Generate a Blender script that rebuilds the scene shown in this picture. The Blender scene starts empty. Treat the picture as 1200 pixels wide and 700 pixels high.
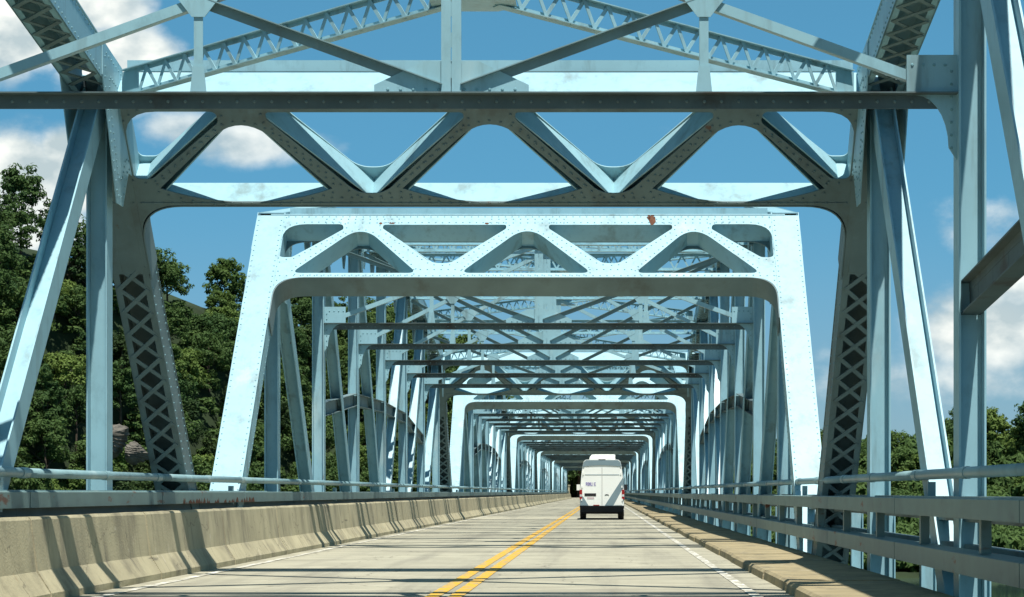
import bpy, math, random
from mathutils import Vector, Matrix
from mathutils.geometry import tessellate_polygon
R = random.Random(7)
V = Vector
sc = bpy.context.scene
C = sc.collection

# ------------------------------------------------------------------ camera
F = 2490.0                                  # focal length in photograph pixels
cd = bpy.data.cameras.new('camera'); cam = bpy.data.objects.new('camera', cd); C.objects.link(cam)
cam.location = (0, 0, 1.25); cam.rotation_euler = (math.radians(90), 0, 0)
cd.sensor_width = 36; cd.lens = 36*F/1200
cd.shift_x = -(707-600)/1200; cd.shift_y = (577-350)/1200
cd.clip_start = .1; cd.clip_end = 9000
sc.camera = cam

# ------------------------------------------------------------------ light
SUN_EL = math.radians(69); SUN_AZ = math.radians(15)     # sun high behind the camera, a little to its right
sdir = V((math.sin(SUN_AZ)*math.cos(SUN_EL), -math.cos(SUN_AZ)*math.cos(SUN_EL), math.sin(SUN_EL)))
sd = bpy.data.lights.new('sun', 'SUN'); sun = bpy.data.objects.new('sun', sd); C.objects.link(sun)
sd.energy = 5.0; sd.angle = math.radians(.5); sd.color = (1, .965, .9)
sun.rotation_euler = (-sdir).to_track_quat('-Z', 'Y').to_euler()
sc.view_settings.view_transform = 'Standard'; sc.view_settings.look = 'None'
sc.view_settings.exposure = 0.4; sc.view_settings.gamma = 1; sc.view_settings.use_curve_mapping = False
w = bpy.data.worlds.new('World'); sc.world = w; w.use_nodes = True
NT = w.node_tree; NT.nodes.clear()
def nd(nt, t, **k):
    n = nt.nodes.new(t)
    for a, b in k.items(): setattr(n, a, b)
    return n
def world():
    nt = NT; L = nt.links.new
    out = nd(nt, 'ShaderNodeOutputWorld'); bg = nd(nt, 'ShaderNodeBackground')
    sky = nd(nt, 'ShaderNodeTexSky', sky_type='NISHITA', sun_disc=False, sun_elevation=SUN_EL, sun_rotation=math.pi-SUN_AZ,
             air_density=1.0, dust_density=.4, ozone_density=1.0)
    tint = nd(nt, 'ShaderNodeMix', data_type='RGBA', blend_type='MULTIPLY'); tint.inputs[0].default_value = 1
    tint.inputs[7].default_value = (.38, .70, .98, 1)
    L(sky.outputs[0], tint.inputs[6])
    tc = nd(nt, 'ShaderNodeTexCoord')
    sx_ = nd(nt, 'ShaderNodeSeparateXYZ'); L(tc.outputs['Generated'], sx_.inputs[0])
    fz = nd(nt, 'ShaderNodeMapRange'); fz.inputs[1].default_value = .1; fz.inputs[2].default_value = .9; fz.inputs[3].default_value = 1; fz.inputs[4].default_value = .25
    L(sx_.outputs['Z'], fz.inputs[0])
    kk = nd(nt, 'ShaderNodeVectorMath', operation='SCALE'); kk.inputs[0].default_value = (.92, 3.35, 5.1); L(fz.outputs[0], kk.inputs['Scale'])
    hv = nd(nt, 'ShaderNodeVectorMath', operation='SCALE'); hv.inputs['Scale'].default_value = .45; L(tint.outputs[2], hv.inputs[0])
    air = nd(nt, 'ShaderNodeVectorMath', operation='ADD'); L(hv.outputs[0], air.inputs[0]); L(kk.outputs[0], air.inputs[1])
    hz = nd(nt, 'ShaderNodeMapRange', interpolation_type='SMOOTHSTEP'); hz.inputs[1].default_value = .15; hz.inputs[2].default_value = -.02; hz.inputs[3].default_value = 0; hz.inputs[4].default_value = 1
    L(sx_.outputs['Z'], hz.inputs[0])
    hw_ = nd(nt, 'ShaderNodeVectorMath', operation='SCALE'); hw_.inputs[0].default_value = (1.7, .35, -.6); L(hz.outputs[0], hw_.inputs['Scale'])
    air2 = nd(nt, 'ShaderNodeVectorMath', operation='ADD'); L(air.outputs[0], air2.inputs[0]); L(hw_.outputs[0], air2.inputs[1]); air = air2
    def ell(px, py, rx, ry, s):
        c = V(((px-707)/F, 1, (577-py)/F)).normalized()
        sub = nd(nt, 'ShaderNodeVectorMath', operation='SUBTRACT'); sub.inputs[1].default_value = c
        mul = nd(nt, 'ShaderNodeVectorMath', operation='MULTIPLY'); mul.inputs[1].default_value = (F/rx, F/max(rx, ry), F/ry)
        ln = nd(nt, 'ShaderNodeVectorMath', operation='LENGTH')
        mr = nd(nt, 'ShaderNodeMapRange', interpolation_type='SMOOTHSTEP'); mr.inputs[1].default_value = 1.25; mr.inputs[2].default_value = .15
        mr.inputs[3].default_value = 0; mr.inputs[4].default_value = s
        L(tc.outputs['Generated'], sub.inputs[0]); L(sub.outputs[0], mul.inputs[0]); L(mul.outputs[0], ln.inputs[0]); L(ln.outputs['Value'], mr.inputs[0])
        return mr.outputs[0]
    E = [(20,25,150,85,1.1),(140,75,110,70,1.1),(100,5,110,55,1.0),(15,200,100,75,1.1),(75,180,62,48,1.0),(30,265,120,60,1.0),(100,225,70,46,.9),
         (290,168,150,42,.72),(215,150,70,34,.65),(1160,265,95,50,.72),(1150,385,140,75,.92),(1080,440,210,60,.60),(985,460,140,40,.5),(1190,330,60,50,.8)]
    acc = None
    for e in E:
        o = ell(*e)
        if acc is None: acc = o
        else:
            m = nd(nt, 'ShaderNodeMath', operation='MAXIMUM'); L(acc, m.inputs[0]); L(o, m.inputs[1]); acc = m.outputs[0]
    # other clouds elsewhere in the sky: large soft noise kept away from the blue centre of the view
    gm = nd(nt, 'ShaderNodeTexNoise'); gm.inputs['Scale'].default_value = 2.3; gm.inputs['Detail'].default_value = 2
    L(tc.outputs['Generated'], gm.inputs['Vector'])
    gr = nd(nt, 'ShaderNodeMapRange', interpolation_type='SMOOTHSTEP'); gr.inputs[1].default_value = .52; gr.inputs[2].default_value = .66; gr.inputs[4].default_value = .8
    L(gm.outputs[0], gr.inputs[0])
    dv = nd(nt, 'ShaderNodeVectorMath', operation='DISTANCE'); dv.inputs[1].default_value = V((-.03, 1, .1)).normalized()
    L(tc.outputs['Generated'], dv.inputs[0])
    dm = nd(nt, 'ShaderNodeMapRange', interpolation_type='SMOOTHSTEP'); dm.inputs[1].default_value = .3; dm.inputs[2].default_value = .55
    L(dv.outputs['Value'], dm.inputs[0])
    gg = nd(nt, 'ShaderNodeMath', operation='MULTIPLY'); L(gr.outputs[0], gg.inputs[0]); L(dm.outputs[0], gg.inputs[1])
    mx = nd(nt, 'ShaderNodeMath', operation='MAXIMUM'); L(acc, mx.inputs[0]); L(gg.outputs[0], mx.inputs[1])
    # billows
    mp = nd(nt, 'ShaderNodeMapping'); mp.inputs['Scale'].default_value = (1, 1, 1.5)
    L(tc.outputs['Generated'], mp.inputs['Vector'])
    nz = nd(nt, 'ShaderNodeTexNoise'); nz.inputs['Scale'].default_value = 26; nz.inputs['Detail'].default_value = 9; nz.inputs['Roughness'].default_value = .56
    L(mp.outputs[0], nz.inputs['Vector'])
    sm = nd(nt, 'ShaderNodeMath', operation='MULTIPLY_ADD'); sm.inputs[1].default_value = 1.5; L(nz.outputs[0], sm.inputs[0])
    sb = nd(nt, 'ShaderNodeMath', operation='ADD'); L(mx.outputs[0], sm.inputs[2]); L(sm.outputs[0], sb.inputs[0]); sb.inputs[1].default_value = -1.04
    dn = nd(nt, 'ShaderNodeMapRange', interpolation_type='SMOOTHSTEP'); dn.inputs[1].default_value = 0.02; dn.inputs[2].default_value = .55
    L(sb.outputs[0], dn.inputs[0])
    cap = nd(nt, 'ShaderNodeMapRange'); cap.inputs[1].default_value = 0; cap.inputs[2].default_value = .9; cap.inputs[3].default_value = .25; cap.inputs[4].default_value = 1
    L(mx.outputs[0], cap.inputs[0])
    dd = nd(nt, 'ShaderNodeMath', operation='MULTIPLY'); L(dn.outputs[0], dd.inputs[0]); L(cap.outputs[0], dd.inputs[1])
    # cloud tone: billow noise from white to grey
    n2 = nd(nt, 'ShaderNodeTexNoise'); n2.inputs['Scale'].default_value = 34; n2.inputs['Detail'].default_value = 5
    m2 = nd(nt, 'ShaderNodeMapping'); m2.inputs['Location'].default_value = (0, 0, .012); L(mp.outputs[0], m2.inputs['Vector']); L(m2.outputs[0], n2.inputs['Vector'])
    cr = nd(nt, 'ShaderNodeValToRGB'); cr.color_ramp.elements[0].position = .38; cr.color_ramp.elements[0].color = (6.6, 8.0, 8.4, 1)
    cr.color_ramp.elements[1].position = .60; cr.color_ramp.elements[1].color = (13.5, 13.8, 13, 1)
    L(n2.outputs[0], cr.inputs[0])
    mix = nd(nt, 'ShaderNodeMix', data_type='RGBA'); L(dd.outputs[0], mix.inputs[0]); L(air.outputs[0], mix.inputs[6]); L(cr.outputs[0], mix.inputs[7])
    L(mix.outputs[2], bg.inputs[0]); bg.inputs[1].default_value = .06
    L(bg.outputs[0], out.inputs[0])
world()

# ------------------------------------------------------------------ materials
def mat(name, col, rough=.6, var=.12, scale=2.0, metal=0, bump=0, bscale=30, spec=.4, extra=None):
    m = bpy.data.materials.new(name); m.use_nodes = True; nt = m.node_tree; L = nt.links.new
    b = nt.nodes['Principled BSDF']; b.inputs['Roughness'].default_value = rough; b.inputs['Metallic'].default_value = metal
    b.inputs['Specular IOR Level'].default_value = spec
    g = nd(nt, 'ShaderNodeNewGeometry')
    n = nd(nt, 'ShaderNodeTexNoise'); n.inputs['Scale'].default_value = scale; n.inputs['Detail'].default_value = 6
    L(g.outputs['Position'], n.inputs['Vector'])
    r = nd(nt, 'ShaderNodeMapRange'); r.inputs[1].default_value = .3; r.inputs[2].default_value = .7; r.inputs[3].default_value = 1-var; r.inputs[4].default_value = 1+var
    L(n.outputs[0], r.inputs[0])
    mx = nd(nt, 'ShaderNodeVectorMath', operation='SCALE'); mx.inputs[0].default_value = col[:3]; L(r.outputs[0], mx.inputs['Scale'])
    o = mx.outputs[0]
    if extra: o = extra(nt, g, o)
    L(o, b.inputs['Base Color'])
    if bump:
        n3 = nd(nt, 'ShaderNodeTexNoise'); n3.inputs['Scale'].default_value = bscale; n3.inputs['Detail'].default_value = 5; L(g.outputs['Position'], n3.inputs['Vector'])
        bp = nd(nt, 'ShaderNodeBump'); bp.inputs['Strength'].default_value = bump; bp.inputs['Distance'].default_value = .02
        L(n3.outputs[0], bp.inputs['Height']); L(bp.outputs[0], b.inputs['Normal'])
    return m
def layer(nt, g, o, col, scale, lo, hi, amt=1, vscale=(1,1,1), detail=6):
    L = nt.links.new
    mp = nd(nt, 'ShaderNodeVectorMath', operation='MULTIPLY'); mp.inputs[1].default_value = vscale; L(g.outputs['Position'], mp.inputs[0])
    n = nd(nt, 'ShaderNodeTexNoise'); n.inputs['Scale'].default_value = scale; n.inputs['Detail'].default_value = detail; n.inputs['Roughness'].default_value = .62
    L(mp.outputs[0], n.inputs['Vector'])
    r = nd(nt, 'ShaderNodeMapRange', interpolation_type='SMOOTHSTEP'); r.inputs[1].default_value = lo; r.inputs[2].default_value = hi; r.inputs[4].default_value = amt
    L(n.outputs[0], r.inputs[0])
    m = nd(nt, 'ShaderNodeMix', data_type='RGBA'); L(r.outputs[0], m.inputs[0]); L(o, m.inputs[6]); m.inputs[7].default_value = (*col, 1)
    return m.outputs[2]
def paint_extra(nt, g, o):
    o = layer(nt, g, o, (.15, .21, .205), 1.1, .52, .74, .7, (2.2, 2.2, .35))
    o = layer(nt, g, o, (.17, .30, .34), 7, .5, .72, .35, (1, 1, .5))       # grime runs
    o = layer(nt, g, o, (.56, .66, .64), .9, .58, .72, .35, (1, 1, .35))           # chalking
    o = layer(nt, g, o, (.20, .075, .025), 1.6, .705, .75, .85, (1.5, 1.5, .45))     # rust
    return o
def rail_extra(nt, g, o):
    o = layer(nt, g, o, (.10, .14, .14), 1.5, .52, .75, .6, (1, 1, 2))
    o = layer(nt, g, o, (.16, .05, .02), 1.1, .61, .68, .9, (1.3, .8, 3))
    return o
def conc_extra(nt, g, o):
    o = layer(nt, g, o, (.15, .135, .095), .8, .46, .76, .75, (3, 1.6, .5))
    o = layer(nt, g, o, (.11, .10, .08), 2.2, .56, .72, .6, (1, 2.2, .25))
    o = crack(nt, g, o, (.08, .07, .05), .6, .006, .6)
    o = layer(nt, g, o, (.55, .50, .38), 3.5, .62, .72, .6)
    o = layer(nt, g, o, (.07, .065, .055), 1.1, .64, .70, .6, (1, .35, 4))
    o = layer(nt, g, o, (.24, .11, .04), 1.3, .66, .73, .55, (1, 1.5, .35))
    return o
def road_extra(nt, g, o):
    o = layer(nt, g, o, (.20, .19, .15), .55, .46, .68, .6, (2.2, .10, 1))         # wheel tracks, long
    o = layer(nt, g, o, (.15, .14, .11), .35, .50, .74, .6, (.3, 1, 1))
    o = layer(nt, g, o, (.22, .205, .16), 1.4, .50, .62, .5, (.25, 3.2, 1))        # broom marks across
    o = layer(nt, g, o, (.52, .50, .42), 6, .6, .75, .45)
    o = crack(nt, g, o, (.06, .055, .045), .33, .006, .7)
    o = layer(nt, g, o, (.06, .055, .05), .9, .68, .73, .7, (1.6, .7, 1))          # oil and patches
    return o
def crack(nt, g, o, col, scale, width, amt):
    L = nt.links.new
    n = nd(nt, 'ShaderNodeTexNoise'); n.inputs['Scale'].default_value = 1.3; n.inputs['Detail'].default_value = 4; L(g.outputs['Position'], n.inputs['Vector'])
    ad = nd(nt, 'ShaderNodeVectorMath', operation='ADD'); L(g.outputs['Position'], ad.inputs[0]); L(n.outputs['Color'], ad.inputs[1])
    v = nd(nt, 'ShaderNodeTexVoronoi', feature='DISTANCE_TO_EDGE'); v.inputs['Scale'].default_value = scale; L(ad.outputs[0], v.inputs['Vector'])
    r = nd(nt, 'ShaderNodeMapRange'); r.inputs[1].default_value = width; r.inputs[2].default_value = 0; r.inputs[3].default_value = 0; r.inputs[4].default_value = amt; L(v.outputs['Distance'], r.inputs[0])
    m = nd(nt, 'ShaderNodeMix', data_type='RGBA'); L(r.outputs[0], m.inputs[0]); L(o, m.inputs[6]); m.inputs[7].default_value = (*col, 1)
    return m.outputs[2]
def worn(base):
    def f(nt, g, o):
        return layer(nt, g, o, (.30, .28, .20), 5, .40, .56, .88, (1, .4, 1))
    return f
M = {}
M['paint'] = mat('light_blue_paint', (.29, .50, .56), .42, .07, 1.4, spec=.5, extra=paint_extra)
def dirty_extra(nt, g, o):
    o = layer(nt, g, o, (.085, .082, .068), .9, .50, .72, .52, (1.6, 1.6, .7))
    o = layer(nt, g, o, (.22, .33, .35), 2.1, .60, .75, .5, (1.5, 1.5, .4))
    o = layer(nt, g, o, (.14, .05, .02), 1.4, .70, .76, .8, (1.5, 1.5, .8))
    return o
M['stained_shade'] = mat('stained_shaded_paint', (.155, .225, .23), .6, .15, 1.3, extra=dirty_extra)  # stained paint, darkened so the shade of undersides is in its colour
M['strut'] = mat('rust_shaded_paint', (.10, .145, .15), .65, .2, 1.7, extra=lambda nt, g, o: layer(nt, g, o, (.06, .04, .025), 1.2, .5, .68, .7))  # rust-stained, with the struts' shade also put into the base colour
M['lace'] = mat('shaded_blue_paint', (.19, .30, .32), .55, .12, 1.7, extra=paint_extra)  # darker copy of the light blue, underside shade put into the colour
M['rivet'] = mat('rivet_paint', (.19, .36, .40), .55, .1)
M['rail'] = mat('weathered_rail_paint', (.16, .245, .235), .5, .1, 2, extra=rail_extra)
M['tube'] = mat('pale_rail_paint', (.23, .37, .39), .45, .12, 2, extra=paint_extra)
M['concrete'] = mat('tan_concrete', (.43, .385, .245), .9, .14, 1.3, bump=.35, extra=conc_extra)
M['curb'] = mat('curb_concrete', (.32, .265, .15), .9, .16, 1.7, bump=.5, extra=conc_extra)
M['road'] = mat('road_concrete', (.38, .36, .265), .88, .13, 1.2, bump=.3, bscale=60, extra=road_extra)
M['joint'] = mat('joint_filler', (.07, .065, .05), .95)
M['yellow'] = mat('yellow_road_paint', (.66, .37, .025), .7, .1, 4, extra=lambda nt, g, o: layer(nt, g, o, (.33, .29, .18), 5, .46, .60, .75, (1, .5, 1)))
M['white'] = mat('white_road_paint', (.70, .68, .60), .7, .1, 4, extra=worn(0))
M['gap_dark'] = mat('dark_gap_fill', (.10, .15, .16), .6)  # darkness of the gap under the left box rail, as a colour
M['water'] = mat('river_water', (.03, .06, .05), .08, .1, .05, bump=.3, bscale=.6)
M['soil'] = mat('forest_floor', (.018, .034, .010), .95, .3, .15, bump=.5, bscale=1)
M['rock'] = mat('bluff_rock', (.13, .12, .10), .95, .3, .6, bump=1, bscale=1.5, extra=lambda nt, g, o: layer(nt, g, o, (.07, .065, .05), .5, .45, .62, .85, (.5, .5, 2.2)))
M['bark'] = mat('bark', (.09, .07, .05), .95, .2, 2)
def leafmat(name, c1, c2, tr=.35):
    m = bpy.data.materials.new(name); m.use_nodes = True; nt = m.node_tree; L = nt.links.new
    b = nt.nodes['Principled BSDF']; b.inputs['Roughness'].default_value = .7; b.inputs['Specular IOR Level'].default_value = .2
    g = nd(nt, 'ShaderNodeNewGeometry'); oi = nd(nt, 'ShaderNodeObjectInfo')
    n = nd(nt, 'ShaderNodeTexNoise'); n.inputs['Scale'].default_value = .35; n.inputs['Detail'].default_value = 3; L(g.outputs['Position'], n.inputs['Vector'])
    a = nd(nt, 'ShaderNodeMath', operation='MULTIPLY_ADD'); a.inputs[1].default_value = .55; L(oi.outputs['Random'], a.inputs[0]); L(n.outputs[0], a.inputs[2])
    r = nd(nt, 'ShaderNodeMapRange'); r.inputs[1].default_value = .4; r.inputs[2].default_value = 1.1; L(a.outputs[0], r.inputs[0])
    m1 = nd(nt, 'ShaderNodeMix', data_type='RGBA'); m1.inputs[6].default_value = (*c1, 1); m1.inputs[7].default_value = (*c2, 1); L(r.outputs[0], m1.inputs[0])
    L(m1.outputs[2], b.inputs['Base Color'])
    t = nd(nt, 'ShaderNodeBsdfTranslucent'); L(m1.outputs[2], t.inputs[0])
    ms = nd(nt, 'ShaderNodeMixShader'); ms.inputs[0].default_value = tr
    L(b.outputs[0], ms.inputs[1]); L(t.outputs[0], ms.inputs[2]); L(ms.outputs[0], nt.nodes['Material Output'].inputs[0])
    return m
M['leaf'] = leafmat('dark_leaves', (.035, .082, .024), (.10, .165, .045))
M['leaf2'] = leafmat('bright_leaves', (.065, .12, .028), (.15, .22, .05))
M['leafd'] = leafmat('deep_green_leaves', (.026, .055, .018), (.06, .10, .028))  # darkest green of the leaf tones

# ------------------------------------------------------------------ mesh helpers
X = V((1,0,0)); Y = V((0,1,0)); Z = V((0,0,1))
class MB:
    def __init__(s): s.v = []; s.f = []
    def add(s, vs, fs):
        k = len(s.v); s.v += [tuple(p) for p in vs]; s.f += [tuple(i+k for i in f) for f in fs]; return s
    def bar(s, A, B, a1, s1, a2, s2):
        """box from A to B; half axes along a1 (full size s1) and a2 (full size s2)"""
        A = V(A); B = V(B); p = V(a1).normalized()*s1/2; q = V(a2).normalized()*s2/2
        vs = [A-p-q, A+p-q, A+p+q, A-p+q, B-p-q, B+p-q, B+p+q, B-p+q]
        return s.add(vs, [(0,3,2,1),(4,5,6,7),(0,1,5,4),(1,2,6,5),(2,3,7,6),(3,0,4,7)])
    def box(s, x0, x1, y0, y1, z0, z1):
        return s.bar(((x0+x1)/2, y0, (z0+z1)/2), ((x0+x1)/2, y1, (z0+z1)/2), X, x1-x0, Z, z1-z0)
    def plate(s, loops, fn, n, t):
        """flat plate: loops = [outer, hole...] in 2-D, fn maps (a,b)->3-D, thickness t centred, normal n"""
        fl = [p for l in loops for p in l]
        tri = tessellate_polygon([[V((a, b, 0)) for a, b in l] for l in loops])
        k = len(fl); h = V(n).normalized()*t/2
        vs = [fn(a, b)+h for a, b in fl]+[fn(a, b)-h for a, b in fl]
        fs = []
        for a, b, c in tri:
            nn = (vs[b]-vs[a]).cross(vs[c]-vs[a])
            if nn.dot(h) < 0: a, c = c, a
            fs.append((a, b, c)); fs.append((c+k, b+k, a+k))
        o = 0
        for l in loops:
            m = len(l)
            for i in range(m):
                j = (i+1) % m; fs.append((o+i, o+j, o+j+k, o+i+k))
            o += m
        return s.add(vs, fs)
    def tube(s, pts, r, n=10, cap=True):
        k = len(s.v); rings = []
        for i, p in enumerate(pts):
            p = V(p); d = (V(pts[min(i+1, len(pts)-1)])-V(pts[max(i-1, 0)])).normalized()
            u = d.cross(Z if abs(d.z) < .9 else X).normalized(); w_ = d.cross(u)
            rr = r[i] if isinstance(r, (list, tuple)) else r
            rings.append([p+(u*math.cos(2*math.pi*j/n)+w_*math.sin(2*math.pi*j/n))*rr for j in range(n)])
        vs = [q for g in rings for q in g]; fs = []
        for i in range(len(rings)-1):
            for j in range(n):
                a = i*n+j; b = i*n+(j+1) % n; fs.append((a, b, b+n, a+n))
        if cap: fs += [tuple(range(n))[::-1], tuple((len(rings)-1)*n+j for j in range(n))]
        return s.add(vs, fs)
    def dome(s, p, nrm, r=.019, h=.014):
        nrm = V(nrm).normalized(); u = nrm.orthogonal().normalized(); w_ = nrm.cross(u); p = V(p)
        k = 6; vs = [p+(u*math.cos(6.2832*j/k)+w_*math.sin(6.2832*j/k))*r for j in range(k)]+[p+nrm*h*.8+(u*math.cos(6.2832*j/k)+w_*math.sin(6.2832*j/k))*r*.6 for j in range(k)]
        fs = [(j, (j+1) % k, (j+1) % k+k, j+k) for j in range(k)]+[tuple(range(k, 2*k))]
        return s.add(vs, fs)
    def mesh(s, name, m, smooth=False):
        me = bpy.data.meshes.new(name); me.from_pydata(s.v, [], s.f); me.materials.append(m)
        if smooth: me.polygons.foreach_set('use_smooth', [True]*len(me.polygons))
        me.update(); return me
    def build(s, name, m, parent=None, smooth=False, kind=None, label=None):
        o = bpy.data.objects.new(name, s.mesh(name, m, smooth)); C.objects.link(o)
        if parent: o.parent = parent
        if kind: o['kind'] = kind
        if label: o['label'] = label
        return o
def tag(o, label, cat, group=None):
    o['label'] = label; o['category'] = cat
    if group: o['group'] = group
    return o
def empty(name, loc=(0,0,0)):
    o = bpy.data.objects.new(name, None); C.objects.link(o); o.location = loc; return o
def inst(name, me, parent=None, loc=(0,0,0), kind=None):
    o = bpy.data.objects.new(name, me); C.objects.link(o); o.location = loc
    if parent: o.parent = parent
    if kind: o['kind'] = kind
    return o
def copy_tree(o, parent=None):
    c = o.copy(); C.objects.link(c); c.parent = parent
    for ch in list(o.children): copy_tree(ch, c)
    return c
def rpoly(pts, n=6):
    """rounded polygon: pts = [(a,b,r)]"""
    out = []; m = len(pts)
    for i in range(m):
        p = V(pts[i][:2]); r = pts[i][2]; a = V(pts[i-1][:2]); b = V(pts[(i+1) % m][:2])
        if r <= 0: out.append(tuple(p)); continue
        da = (a-p); db = (b-p); la = da.length; lb = db.length; da.normalize(); db.normalize()
        ang = math.acos(max(-1, min(1, da.dot(db)))); t = min(r/math.tan(ang/2), la*.49, lb*.49)
        s0 = p+da*t; s1 = p+db*t
        for k in range(n+1):
            u = k/n; out.append(tuple(s0*(1-u)**2+p*2*u*(1-u)*1.0+s1*u*u) if True else None)
    return out

# ------------------------------------------------------------------ setting dimensions
XO, XI = -7.67, 4.33                        # outer faces of the two trusses
XC = (XO+XI)/2; TR = (XO+.3, XI-.3)          # truss centre lines
P = 7.72; NP = 8; SPAN = P*NP; ZB = -1.0
ZT = [ZB, 7.2, 8.4, 9.1, 9.35, 9.1, 8.4, 7.2, ZB]
END1 = 38.8                                  # exit pin of the first span
STARTS = [END1-SPAN, END1+.8]
SCY = [1, 1]
for i in range(5):
    if i == 0: STARTS.append(STARTS[1]+SPAN+.8); 
    else: STARTS.append(STARTS[-1]+65.3)
    SCY.append(64.5/SPAN)
END = STARTS[-1]+64.5

# ------------------------------------------------------------------ a truss span
LT = math.hypot(P, 8.2); US, UC = P/LT, 8.2/LT          # end-post direction: along, up
def portal_fn(end, off):
    """(s,v) in the inclined portal plane -> local 3-D; off = offset along the upward normal"""
    if not end: return lambda s, v: V((XC+s, US*v-UC*off, ZB+UC*v+US*off))
    return lambda s, v: V((XC+s, SPAN-US*v+UC*off, ZB+UC*v+US*off))
VB, VT = 9.2, 11.28
def holes(lower):
    """openings of the portal web; the lower (downhill-facing) web has deeper gusset curves"""
    H = []
    def tri(c, l, r):
        if lower:
            n = 12; l2, r2 = l*.955, r*.955
            base = [(c-l2+(l2+r2)*k/n, 9.37+.25*abs(2*k/n-1)**2.2) for k in range(n+1)]
            top = rpoly([(c+r2, 9.62, 0), (c, 11.0, .66), (c-l2, 9.62, 0)], 10)
            return base+[q for q in top if q[1] > 9.63]
        return rpoly([(c-l, 9.34, .10), (c+r, 9.34, .10), (c, 10.95, .50)], 9)
    H.append(tri(0, 1.42, 1.42)); H.append(tri(-3.65, 1.42, 1.30)); H.append(tri(3.65, 1.30, 1.42))
    e = .07 if lower else 0
    for sg in (-1, 1):
        if lower: H.append(rpoly([(sg*1.83-1.45, 10.97, .12), (sg*1.83-1.45, 10.85, .08), (sg*1.83-.20, 9.53, .42), (sg*1.83+.20, 9.53, .42), (sg*1.83+1.45, 10.85, .08), (sg*1.83+1.45, 10.97, .12)]))
        else: H.append(rpoly([(sg*1.83-1.36, 10.96, .14), (sg*1.83-1.36, 10.83, .10), (sg*1.83-.22, 9.66, .45), (sg*1.83+.22, 9.66, .45), (sg*1.83+1.36, 10.83, .10), (sg*1.83+1.36, 10.96, .14)]))
        q = [(5.38, 9.86-e, .12), (5.10, 9.86-e, .14), (4.05-e, 10.80, .12), (4.08-e, 10.98, .14), (5.38, 10.98, .5)]
        H.append(rpoly([(sg*a, b, r) for a, b, r in q]))
    return H
def sharp(ex):
    S = []
    for c, l, r in ((0, 1.5, 1.5), (-3.65, 1.5, 1.38), (3.65, 1.38, 1.5)):
        S.append([(c-l+.03, 9.365 if ex else 9.326), (c+r-.03, 9.365 if ex else 9.326), (c+.13, 10.83), (c-.13, 10.83)])
    for sg in (-1, 1):
        q_ = .07 if ex else 0; S.append([(sg*1.83-1.5-q_, 10.98), (sg*1.83, 9.50-q_), (sg*1.83+1.5+q_, 10.98)])
        S.append([(sg*a, b) for a, b in ((5.38, 9.75), (5.2, 9.75), (3.98, 10.9), (3.98, 11.0), (5.38, 11.0))])
    return S
def portal_outline(VB):
    inner = rpoly([(-5.4, 8.0, 0), (-5.4, VB, 1.15), (5.4, VB, 1.15), (5.4, 8.0, 0)], 10)
    return [(-6.0, 8.0)]+inner+[(6.0, 8.0), (6.0, VT), (-6.0, VT)]
T2 = .25
def lace_v(A, B, up, depth, pitch, n, width=.055, th=.014, off=0):
    """zig-zag bars between chords; returns a list of MB, one per bar"""
    A = V(A); B = V(B); d = (B-A); L = d.length; d.normalize(); up = (V(up)-d*V(up).dot(d)).normalized(); nr = d.cross(up)
    k = max(2, int(L/pitch)); out = []
    for i in range(k):
        a = A+d*(L*i/k)+up*depth*(.5 if i % 2 else -.5)+nr*(off+(.008 if i % 2 else -.008)); b = A+d*(L*(i+1)/k)+up*depth*(-.5 if i % 2 else .5)+nr*(off+(.008 if i % 2 else -.008))
        dd = (b-a).normalized(); out.append(MB().bar(a-dd*.03, b+dd*.03, dd.cross(nr), width, nr, th))
    return out
def lace_x(A, B, side, wid, n, pitch, width=.07):
    A = V(A); B = V(B); d = B-A; L = d.length; d.normalize(); side = V(side); nr = d.cross(side).normalized()
    k = max(1, int(L/pitch)); out = []
    for i in range(k):
        for sg in (1, -1):
            a = A+d*(L*i/k)+side*wid/2*sg+nr*.007*sg; b = A+d*(L*(i+1)/k)-side*wid/2*sg+nr*.007*sg
            dd = (b-a).normalized(); out.append(MB().bar(a, b, dd.cross(nr), width, nr, .013))
    return out
def join(L):
    m = MB()
    for q in L: m.add(q.v, q.f)
    return m
def bars(L, parent, single, name='lacing_bar', mt='paint'):
    if single:
        for q in L: q.build(name, M[mt], parent)
    elif L: join(L).build('lacing', M[mt], parent, kind='stuff')
def hsec(A, B, wx, dp, tf=.022):
    """H section in a truss plane: flanges facing +-x"""
    A = V(A); B = V(B); d = (B-A).normalized(); p = d.cross(X).normalized(); m = MB()
    for sg in (-1, 1): m.bar(A+X*sg*(wx/2-tf/2), B+X*sg*(wx/2-tf/2), X, tf, p, dp)
    m.bar(A, B, X, wx-2*tf-.004, p, .016)
    return m
def boxchord(A, B, up_normal_sign=1):
    """riveted box: two side channels and a cover plate on the upper side"""
    A = V(A); B = V(B); d = (B-A).normalized(); nrm = X.cross(d).normalized()
    if nrm.z < 0: nrm = -nrm
    m = MB()
    for sg in (-1, 1):
        m.bar(A+X*sg*.275, B+X*sg*.275, X, .025, nrm, .50)
        m.bar(A+X*sg*.235-nrm*.24, B+X*sg*.235-nrm*.24, X, .10, nrm, .02)
    m.bar(A+nrm*.262, B+nrm*.262, X, .60, nrm, .022)
    return m, nrm, d
def yz(x, y0, z0): return lambda a, b: V((x, y0+a, z0+b))
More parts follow.
